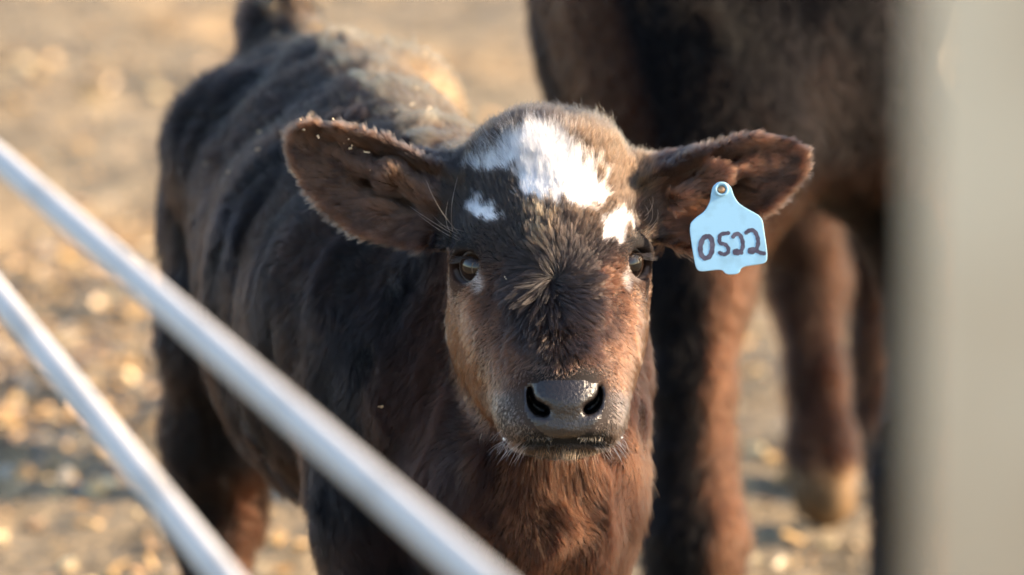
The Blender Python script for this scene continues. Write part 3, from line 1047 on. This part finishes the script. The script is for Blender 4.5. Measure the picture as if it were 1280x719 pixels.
for i in r.choice(earp, 9): sel.append((CV[i] + CN[i] * 0.008, r.uniform(0.0005, 0.0013), r.uniform(1, 2)))
fc = cand[(cd[cand] < 5.25) & (cpx[cand] > 380) & (cpx[cand] < 830)]
fc = fc[(CN[fc][:, 2] > 0.6) & (isn[fc] < 0.01)]
for i in r.choice(fc, 9): sel.append((CV[i] + CN[i] * 0.0055, r.uniform(0.0004, 0.0009), r.uniform(1, 3)))
flecks('straw_fleck', sel, M_FLECK, None)
M_DROP = principled('water_drop', (0.85, 0.88, 0.9), 0.05, spec=0.8)
for dx, dy, rr_, wv_ in ((630.5, 549, 2.2, 138), (777, 547, 1.4, 128)):
    V, F, *_x = sphere(Q(dx, dy, 5.0 - wv_ * HPX), rr_ * HPX, np.array([0, 0, 1.0]), 16, 10)
    mesh_obj('water_drop', c2w(V), F, M_DROP, calf)

# ================================================================== EAR TAG
def prism_world(outline, w0, w1, dfun):
    """outline photo px -> camera-frame prism between two depths"""
    n = len(outline)
    V = [dfun(x, y, w0) for x, y in outline] + [dfun(x, y, w1) for x, y in outline]
    F = [tuple(range(n - 1, -1, -1)), tuple(range(n, 2 * n))]
    for i in range(n):
        j = (i + 1) % n
        F.append((i, j, j + n, i + n))
    return np.array(V), F
def chaikin(p, it=2, closed=True):
    p = [np.array(q, float) for q in p]
    for _ in range(it):
        o = []
        n = len(p)
        rngi = range(n if closed else n - 1)
        if not closed: o.append(p[0])
        for i in rngi:
            a, b = p[i], p[(i + 1) % n]
            o += [a * 0.8 + b * 0.2, a * 0.2 + b * 0.8] if closed else [a * 0.75 + b * 0.25, a * 0.25 + b * 0.75]
        if not closed: o.append(p[-1])
        p = o
    return p
TW = 22.0
def T(x, y, w_):
    # the flag hangs from its stud, its lower end swung a little forward
    return Q(x, y, 5.0 - (TW + w_ + (y - 236) * 0.10) * HPX)
tagline = [(889, 241), (887.6, 252), (881, 264), (869, 272.6), (863, 279), (862, 288), (865.7, 314), (869.8, 336), (876, 340), (902, 336.7), (908, 343.6), (923.5, 342.8), (927, 333.6), (954, 330), (959, 326), (959, 314), (955.5, 291), (953.3, 275), (948, 268.5), (933.5, 261), (923, 254), (917, 244.5), (914, 234), (907, 227.5), (897, 227.5), (891, 233)]
M_TAG = principled('tag_plastic', (0.34, 0.60, 0.76), 0.38, spec=0.5, noise=(38, (0.20, 0.34, 0.40), 0.50, 0.8), bump=(900, 0.08, 0.001))
M_INK = principled('tag_ink', (0.075, 0.066, 0.095), 0.6, spec=0.2, noise=(150, (0.13, 0.12, 0.16), 0.45, 0.7))
M_STUD = principled('stud_brass', (0.45, 0.27, 0.15), 0.35, metallic=0.8)
tag_o = empty('ear_tag', tuple(c2w(T(901, 236, 0))))
tag(tag_o, 'pale blue plastic ear tag with handwritten number 0522 hanging from the right ear', 'ear tag')
bpy.context.view_layer.update()
ol = chaikin(tagline, 2)
V, F = prism_world(ol, -1.5, 1.5, T)
# bevelled front rim: slightly inset cap
cen = np.mean(ol, 0)
plate = mesh_obj('plate', c2w(V), F, M_TAG, tag_o, False)
bm = plate.modifiers.new('bevel', 'BEVEL'); bm.width = 0.0006; bm.segments = 2; bm.limit_method = 'ANGLE'
def ring(cx, cy, r0, r1, wlo, whi, n=32):
    prof = [(r0, wlo), (r0, whi - 0.6), ((r0 + r1) / 2, whi + 0.3), (r1, whi - 0.6), (r1, wlo)]
    V = []; F = []
    for i in range(n):
        a = 2 * math.pi * i / n
        for r, w_ in prof:
            V.append(T(cx + r * math.cos(a), cy + r * math.sin(a), w_))
    k = len(prof)
    for i in range(n):
        j = (i + 1) % n
        for q in range(k - 1):
            F.append((i * k + q, i * k + q + 1, j * k + q + 1, j * k + q))
    return np.array(V), F
V, F = ring(902, 236.5, 5.8, 9.2, 1.0, 4.2)
mesh_obj('collar', c2w(V), F, M_TAG, tag_o)
def dome(cx, cy, r, w0, h, n=24, m=6):
    V = [T(cx, cy, w0 + h)]; F = []
    for i in range(1, m + 1):
        a = math.pi / 2 * i / m
        for j in range(n):
            b = 2 * math.pi * j / n
            V.append(T(cx + r * math.sin(a) * math.cos(b), cy + r * math.sin(a) * math.sin(b), w0 + h * math.cos(a)))
    for j in range(n): F.append((0, 1 + (j + 1) % n, 1 + j))
    for i in range(m - 1):
        for j in range(n):
            a = 1 + i * n + j; b = 1 + i * n + (j + 1) % n
            F.append((a, b, b + n, a + n))
    return np.array(V), F
V, F = dome(902, 237, 5.2, 1.5, 3.2)
mesh_obj('stud', c2w(V), F, M_STUD, tag_o)
V, F = tube([T(902, 237, 1.0), T(902, 237, -40)], 3.2 * HPX, 12)
mesh_obj('pin', c2w(V), F, M_TAG, tag_o)
def stroke(pts, wdt, closed=False):
    """flat ink ribbon on the tag's face; zoom-crop coordinates -> photo px"""
    P = [(850 + x / 4.79, 210 + y / 4.79) for x, y in pts]
    P = chaikin(P, 3, closed)
    n = len(P); hw = wdt * 1.22 / 4.79 / 2
    V = []; F = []
    for i in range(n):
        a = P[(i - 1) % n] if closed or i > 0 else P[0]
        b = P[(i + 1) % n] if closed or i < n - 1 else P[-1]
        t = (b - a) / (np.linalg.norm(b - a) + 1e-9)
        nn = np.array([-t[1], t[0]])
        wv_ = hw * (1 + 0.10 * math.sin(i * 0.9))
        for q in (P[i] + nn * wv_, P[i] - nn * wv_):
            V.append((q[0], q[1]))
    m = n if closed else n - 1
    for i in range(m):
        j = (i + 1) % n
        F.append((2 * i, 2 * i + 1, 2 * j + 1, 2 * j))
    if not closed:
        for e in (0, n - 1):
            c0 = len(V); V.append((P[e][0], P[e][1]))
            for k in range(12):
                V.append((P[e][0] + hw * math.cos(k * math.pi / 6), P[e][1] + hw * math.sin(k * math.pi / 6)))
            for k in range(12): F.append((c0, c0 + 1 + k, c0 + 1 + (k + 1) % 12))
    return V, F
digs = [
    ([(163, 408), (138, 420), (121, 465), (123, 515), (145, 542), (175, 535), (192, 500), (195, 450), (185, 415)], 24, True),
    ([(290, 390), (240, 396), (236, 424), (236, 452), (272, 456), (292, 482), (288, 510), (262, 520), (238, 508)], 19, False),
    ([(318, 412), (334, 392), (358, 398), (374, 430), (378, 470), (366, 500), (342, 514), (324, 508), (330, 494), (352, 498), (368, 508)], 20, False),
    ([(396, 388), (420, 370), (446, 376), (464, 410), (470, 450), (458, 488), (432, 508), (412, 500), (424, 484), (452, 490), (478, 508), (504, 512)], 20, False)]
for i, (p, wdt, cl) in enumerate(digs):
    V, F = stroke(p, wdt, cl)
    lift = 1.75
    V3 = np.array([T(x, y, lift + 0.02 * (k % 3)) for k, (x, y) in enumerate(V)])
    mesh_obj('numeral', c2w(V3), F, M_INK, tag_o, False)

# ================================================================== SECOND ANIMAL
cx_ = axis([(-0.10, 0.012), 0.75])
cy_ = axis([(-0.62, 0.012), 0.95])
cz_ = axis([(-7.75, 0.014), -5.6])
Fc = Field(cx_, cy_, cz_)
def cowB(px, z, d): return BG(px, z, d)
DN, DF = 6.10, 6.85
# trunk
Fc.chain([(cowB(915, 0.86, 6.30), 0.195), (cowB(930, 0.88, 6.6), 0.215), (cowB(955, 0.88, 6.95), 0.215), (cowB(975, 0.90, 7.2), 0.19)], 0.08)
Fc.chain([(cowB(890, 0.68, 6.28), 0.175), (cowB(960, 0.655, 6.6), 0.185), (cowB(995, 0.665, 6.95), 0.19), (cowB(1000, 0.72, 7.2), 0.18)], 0.08)
Fc.ell(cowB(812, 0.66, 6.22), (0.100, 0.22, 0.15), 0.08)
Fc.ell(cowB(1045, 0.68, 6.28), (0.105, 0.22, 0.15), 0.08)
# brisket, neck, head held high above
Fc.ell(cowB(900, 0.58, 6.16), (0.10, 0.14, 0.10), 0.07)
Fc.chain([(cowB(905, 0.90, 6.20), 0.15), (cowB(895, 1.10, 6.08), 0.115), (cowB(885, 1.25, 6.0), 0.095)], 0.07)
Fc.chain([(cowB(885, 1.30, 6.0), 0.10), (cowB(880, 1.20, 5.86), 0.085), (cowB(878, 1.08, 5.74), 0.062)], 0.04)
for s in (-1, 1):
    Fc.chain([(cowB(885 + s * 100, 1.33, 6.02), 0.03), (cowB(885 + s * 190, 1.30, 6.05), 0.045), (cowB(885 + s * 240, 1.27, 6.07), 0.02)], 0.03)
# near fore legs
def leg2(pts): Fc.chain(pts, 0.035)
leg2([(cowB(862, 0.52, 6.16), 0.085), (cowB(866, 0.42, 6.12), 0.055), (cowB(864, 0.33, DN), 0.038), (cowB(864, 0.25, DN), 0.037), (cowB(868, 0.18, DN - 0.01), 0.047), (cowB(866, 0.12, DN), 0.040), (cowB(866, 0.07, DN), 0.042), (cowB(866, 0.03, DN - 0.03), 0.050)])
leg2([(cowB(1110, 0.52, 6.32), 0.085), (cowB(1155, 0.42, 6.34), 0.055), (cowB(1165, 0.33, 6.34), 0.042), (cowB(1168, 0.25, 6.34), 0.042), (cowB(1155, 0.18, 6.33), 0.048), (cowB(1150, 0.12, 6.34), 0.040), (cowB(1150, 0.07, 6.34), 0.042), (cowB(1150, 0.03, 6.31), 0.050)])
# far hind legs
leg2([(cowB(1000, 0.62, 7.10), 0.10), (cowB(998, 0.46, 6.98), 0.062), (cowB(998, 0.32, 6.98), 0.040), (cowB(1008, 0.24, 7.02), 0.044), (cowB(1018, 0.14, 6.95), 0.028), (cowB(1026, 0.07, 6.90), 0.036), (cowB(1032, 0.035, 6.86), 0.040)])
leg2([(cowB(1090, 0.62, 7.16), 0.09), (cowB(1090, 0.46, 7.12), 0.050), (cowB(1088, 0.32, 7.12), 0.026), (cowB(1088, 0.24, 7.14), 0.030), (cowB(1092, 0.14, 7.1), 0.024), (cowB(1094, 0.07, 7.08), 0.028), (cowB(1096, 0.035, 7.04), 0.034)])
Fc.chain([(cowB(990, 1.0, 7.36), 0.04), (cowB(992, 0.8, 7.44), 0.022), (cowB(992, 0.4, 7.44), 0.018), (cowB(992, 0.25, 7.44), 0.03)], 0.03)
V2, F2 = Fc.mesh()
N2 = vert_normals(V2, F2)
print('cow mesh', len(V2))
nzE = SinNoise(6, 10, 41); nzF = SinNoise(22, 10, 42)
def col2(P, N):
    px, py, d = c2p(P)
    a, b = nzE(P), nzF(P)
    root = np.tile(BLACK * 0.6, (len(P), 1))
    tip = mixc(BLACK * 0.8, DKBR * 0.7, sstep(-0.6, 1.6, a + 0.5 * b))
    wz = c2w(P)[:, 2]
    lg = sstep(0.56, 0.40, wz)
    br = lg * sstep(0.05, 0.55, N[:, 0] + 0.06 * b) * np.where(d > 6.7, 0.45, 1.0)  # sunlit right sides of the legs put into the fur colour
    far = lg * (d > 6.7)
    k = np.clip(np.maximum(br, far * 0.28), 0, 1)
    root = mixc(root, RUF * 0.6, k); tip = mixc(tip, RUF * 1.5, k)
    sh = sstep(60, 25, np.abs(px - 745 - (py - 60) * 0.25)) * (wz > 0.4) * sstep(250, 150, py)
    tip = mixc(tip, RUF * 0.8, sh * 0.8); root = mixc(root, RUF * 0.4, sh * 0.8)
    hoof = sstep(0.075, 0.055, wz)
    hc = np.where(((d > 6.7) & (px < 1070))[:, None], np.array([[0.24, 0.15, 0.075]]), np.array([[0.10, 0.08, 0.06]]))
    hc = hc * (0.35 + 0.65 * sstep(-0.3, 0.4, N[:, 0] + 0.3 * b))[:, None]  # sunlight painted into the hooves: golden far one, brighter right sides
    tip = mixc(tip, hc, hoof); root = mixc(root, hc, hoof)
    return root, tip, px, py, d, wz
cow = empty('cow', tuple(W(1000, 640, 6.6) * [1, 1, 0]))
tag(cow, 'larger dark brown animal standing behind the calf on the right, out of focus', 'cow')
bpy.context.view_layer.update()
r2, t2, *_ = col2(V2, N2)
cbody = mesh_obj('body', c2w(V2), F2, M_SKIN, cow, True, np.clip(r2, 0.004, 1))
def dens2(P, N):
    px, py, d = c2p(P)
    wz = c2w(P)[:, 2]
    return np.clip(0.2 + N[:, 2], 0.04, 1) * (py > -120) * (wz > 0.06) * (py < 760)
fl2 = vnoise(8, 55)
def props2(P, N):
    root, tip, px, py, d, wz = col2(P, N)
    n = len(P)
    r = np.random.default_rng(n)
    v = np.tile(np.array([0.05, -1.0, -0.35]), (n, 1)) + 0.35 * fl2(P)
    j = np.exp(r.normal(size=(n, 1)) * 0.25)
    return dict(dir=v, len=np.full(n, 0.020), lift=np.full(n, 0.2), rad=np.full(n, 0.0005), root=np.clip(root * j, 0.0005, .9), tip=np.clip(tip * j, 0.0005, .9), clump=np.full(n, 0.25), jit=0.15)
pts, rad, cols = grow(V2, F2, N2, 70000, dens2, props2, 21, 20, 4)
tag(hair_obj('coat_fur', None, c2w(pts), rad, cols, M_COAT, cbody), kind='stuff')

# ================================================================== GROUND
gx = axis([(-400, 60), (-40, 6), (-4, 0.3), (-1.6, 0.022), (1.8, 0.3), (5, 6), (40, 60), 400])
gy = axis([(-40, 6), (0, 0.5), (4.6, 0.022), (11.8, 0.2), (16, 2), (40, 20), (160, 80), 600])
GX, GY = np.meshgrid(gx, gy, indexing='ij')
P3 = np.stack([GX.ravel(), GY.ravel(), 0 * GX.ravel()], -1)
g1 = SinNoise(2.2, 14, 61); g2 = SinNoise(7, 16, 62); g3 = SinNoise(16, 20, 63); g4 = SinNoise(0.7, 10, 64)
fine = ((P3[:, 0] > -1.8) & (P3[:, 0] < 2) & (P3[:, 1] > 4.4) & (P3[:, 1] < 12.2)).astype(float)
def gheight(P):
    return 0.004 * g1(P) + 0.0045 * g2(P) + 0.003 * g3(P)
Z = gheight(P3) * fine - 0.012
P3[:, 2] = Z
nx, ny = len(gx), len(gy)
ii = np.arange(nx * ny).reshape(nx, ny)
FG = np.stack([ii[:-1, :-1], ii[1:, :-1], ii[1:, 1:], ii[:-1, 1:]], -1).reshape(-1, 4)
m, n, out = new_mat('dry_dirt')
b = n.nodes.new('ShaderNodeBsdfPrincipled'); n.links.new(b.outputs[0], out.inputs[0])
b.inputs['Roughness'].default_value = 0.9; b.inputs['Specular IOR Level'].default_value = 0.2
tc = n.nodes.new('ShaderNodeTexCoord')
def ntex(sc, det=8):
    t = n.nodes.new('ShaderNodeTexNoise'); t.inputs['Scale'].default_value = sc; t.inputs['Detail'].default_value = det
    n.links.new(tc.outputs['Object'], t.inputs['Vector']); return t
def ramp(t, stops):
    r = n.nodes.new('ShaderNodeValToRGB')
    while len(r.color_ramp.elements) < len(stops): r.color_ramp.elements.new(0.5)
    for e, (p, c) in zip(r.color_ramp.elements, stops): e.position = p; e.color = (*c, 1)
    n.links.new(t.outputs[0], r.inputs[0]); return r
t1 = ntex(1.6); t2_ = ntex(18)
r1 = ramp(t1, [(0.36, (0.28, 0.225, 0.15)), (0.52, (0.36, 0.28, 0.175)), (0.68, (0.52, 0.35, 0.18))])
r2_ = ramp(t2_, [(0.35, (0.45, 0.45, 0.45)), (0.6, (1, 1, 1))])
mx = n.nodes.new('ShaderNodeMix'); mx.data_type = 'RGBA'; mx.blend_type = 'MULTIPLY'; mx.inputs['Factor'].default_value = 0.8
n.links.new(r1.outputs[0], mx.inputs['A']); n.links.new(r2_.outputs[0], mx.inputs['B'])
n.links.new(mx.outputs['Result'], b.inputs['Base Color'])
t3 = ntex(60, 10)
bp = n.nodes.new('ShaderNodeBump'); bp.inputs['Strength'].default_value = 0.8; bp.inputs['Distance'].default_value = 0.02
n.links.new(t3.outputs[0], bp.inputs['Height']); n.links.new(bp.outputs[0], b.inputs['Normal'])
tag(mesh_obj('ground', P3, FG, m, None, True), kind='structure')

# trampled straw and wood chips lying all over the pen
NC = 52000
r = np.random.default_rng(5)
yy = 5.0 + (11.5 - 5.0) * r.random(NC)
xx = r.uniform(-1.0, 1.2, NC) * (yy / 8.5)
pc = np.stack([xx, yy, 0 * xx], -1)
pt = g4(pc) + 0.6 * g1(pc)
keep = r.random(NC) < np.clip(0.10 + 0.75 * sstep(-0.3, 1.3, pt), 0.05, 1) * np.interp(yy, [6.5, 9.5], [1, 0.45])
pc = pc[keep]; pt = pt[keep]; n_ = len(pc)
big = r.random(n_) < 0.10
L = np.where(big, r.uniform(0.016, 0.038, n_), r.uniform(0.008, 0.028, n_)); Wd = L * r.uniform(0.18, 0.75, n_); Hh = Wd * r.uniform(0.15, 0.5, n_)
yaw = r.uniform(0, 6.28, n_); tilt = r.normal(0, 0.35, n_); roll = r.normal(0, 0.45, n_)
box = np.array([[-1, -1, -1], [1, -0.7, -1], [0.8, 1, -1], [-0.9, 0.8, -1], [-0.8, -0.8, 1], [0.9, -0.6, 1], [0.7, 0.8, 1], [-0.8, 0.7, 1]]) * 0.5
Vb = box[None] * np.stack([L, Wd, Hh], -1)[:, None, :]
Vb = Vb + r.normal(size=Vb.shape) * (Hh[:, None, None] * 0.15)
cyw, syw, ct, st, cr_, sr = np.cos(yaw), np.sin(yaw), np.cos(tilt), np.sin(tilt), np.cos(roll), np.sin(roll)
x, y, z = Vb[..., 0], Vb[..., 1], Vb[..., 2]
y, z = y * cr_[:, None] - z * sr[:, None], y * sr[:, None] + z * cr_[:, None]
x, z = x * ct[:, None] + z * st[:, None], -x * st[:, None] + z * ct[:, None]
x, y = x * cyw[:, None] - y * syw[:, None], x * syw[:, None] + y * cyw[:, None]
base_z = gheight(pc) - 0.012 + Hh * 0.4 + r.random(n_) * 0.006
VV = np.stack([x + pc[:, 0:1], y + pc[:, 1:2], z + base_z[:, None]], -1).reshape(-1, 3)
fb = np.array([[0, 3, 2, 1], [4, 5, 6, 7], [0, 1, 5, 4], [1, 2, 6, 5], [2, 3, 7, 6], [3, 0, 4, 7]])
FF = (np.arange(n_)[:, None, None] * 8 + fb[None]).reshape(-1, 4)
pal = np.array([[0.62, 0.40, 0.17], [0.50, 0.30, 0.12], [0.72, 0.55, 0.30], [0.26, 0.17, 0.10], [0.20, 0.16, 0.12], [0.30, 0.27, 0.22], [0.10, 0.07, 0.05]])
pi = r.choice(len(pal), n_, p=[0.24, 0.2, 0.14, 0.14, 0.12, 0.1, 0.06])
cc = (pal[pi] * np.exp(r.normal(size=(n_, 1)) * 0.2)).repeat(8, 0)
M_CHIP = principled('straw_chip', rough=0.42, spec=0.5, attr='col')
tag(mesh_obj('straw_litter', VV, FF, M_CHIP, None, False, cc), 'scattered straw and wood chips trampled over the dirt of the pen', 'straw litter', kind='stuff')

# ================================================================== GATE RAILS AND POST
M_RAIL = principled('rail_paint', (0.60, 0.59, 0.57), 0.95, spec=0.05, noise=(14, (0.42, 0.40, 0.37), 0.5, 0.8), bump=(60, 0.15, 0.003))
M_POST = principled('post_paint', (0.76, 0.63, 0.45), 0.7, spec=0.2, noise=(5, (0.42, 0.27, 0.15), 0.45, 0.72), bump=(40, 0.2, 0.004))
def flat_bar(pts, radii, depth=0.38):
    # oval bar: its broad side faces the pen's outside
    V, F = tube(pts, radii, 24)
    C0 = np.repeat(np.asarray(pts), 24, 0)
    o = V - C0
    k = o @ CF
    return V - k[:, None] * CF[None] * (1 - depth), F
def extend(a, b, ea, eb):
    t = (b - a) / np.linalg.norm(b - a)
    return a - t * ea, b + t * eb
gate = empty('gate', tuple(W(0, 719, 3.8) * [1, 1, 0]))
tag(gate, 'blurred pale grey metal gate with slanting flat rails crossing in front at lower left', 'gate')
bpy.context.view_layer.update()
a1_, b1_ = extend(W(0, 200, 3.90), W(597, 719, 3.25), 0.5, 0.25)
V, F = flat_bar([a1_ + (b1_ - a1_) * t for t in np.linspace(0, 1, 24)], np.linspace(0.0076, 0.0104, 24))
r_ = mesh_obj('rail', V, F, M_RAIL, gate); r_['label'] = 'thicker upper rail crossing the calf body'
a2_, b2_ = extend(W(0, 372, 4.00), W(278, 719, 3.62), 0.5, 0.28)
V, F = flat_bar([a2_ + (b2_ - a2_) * t for t in np.linspace(0, 1, 24)], np.linspace(0.0080, 0.0100, 24))
r_ = mesh_obj('rail', V, F, M_RAIL, gate); r_['label'] = 'thinner lower rail at the left edge'
# upright frame tube that carries both rails, beyond the left edge of the view
for A in (a1_, a2_):
    top = A.copy(); top[2] = A[2] + 0.08
    V, F = tube([np.array([A[0], A[1], 0.0]), top], 0.02, 16)
    mesh_obj('upright', V, F, M_RAIL, gate)
for Bp in (b1_, b2_):
    top = Bp.copy(); top[2] = Bp[2] + 0.03
    V, F = tube([np.array([Bp[0], Bp[1], 0.0]), top], 0.018, 16)
    mesh_obj('upright', V, F, M_RAIL, gate)

pc0 = W(1150, 359, 2.0)
PR = 0.085
pcx, pcy = pc0[0] + PR, pc0[1]
post = empty('gate_post', (pcx, pcy, 0))
tag(post, 'thick blurred cream painted post standing close at the right edge', 'post')
bpy.context.view_layer.update()
V, F = tube([np.array([pcx, pcy, z]) for z in (-0.3, 0.4, 0.9, 1.3, 1.8, 2.3)], PR, 40)
mesh_obj('shaft', V, F, M_POST, post)
V, F = tube([np.array([pcx, pcy, 2.301]), np.array([pcx, pcy, 2.33])], 0.092, 40)
mesh_obj('cap', V, F, M_POST, post)
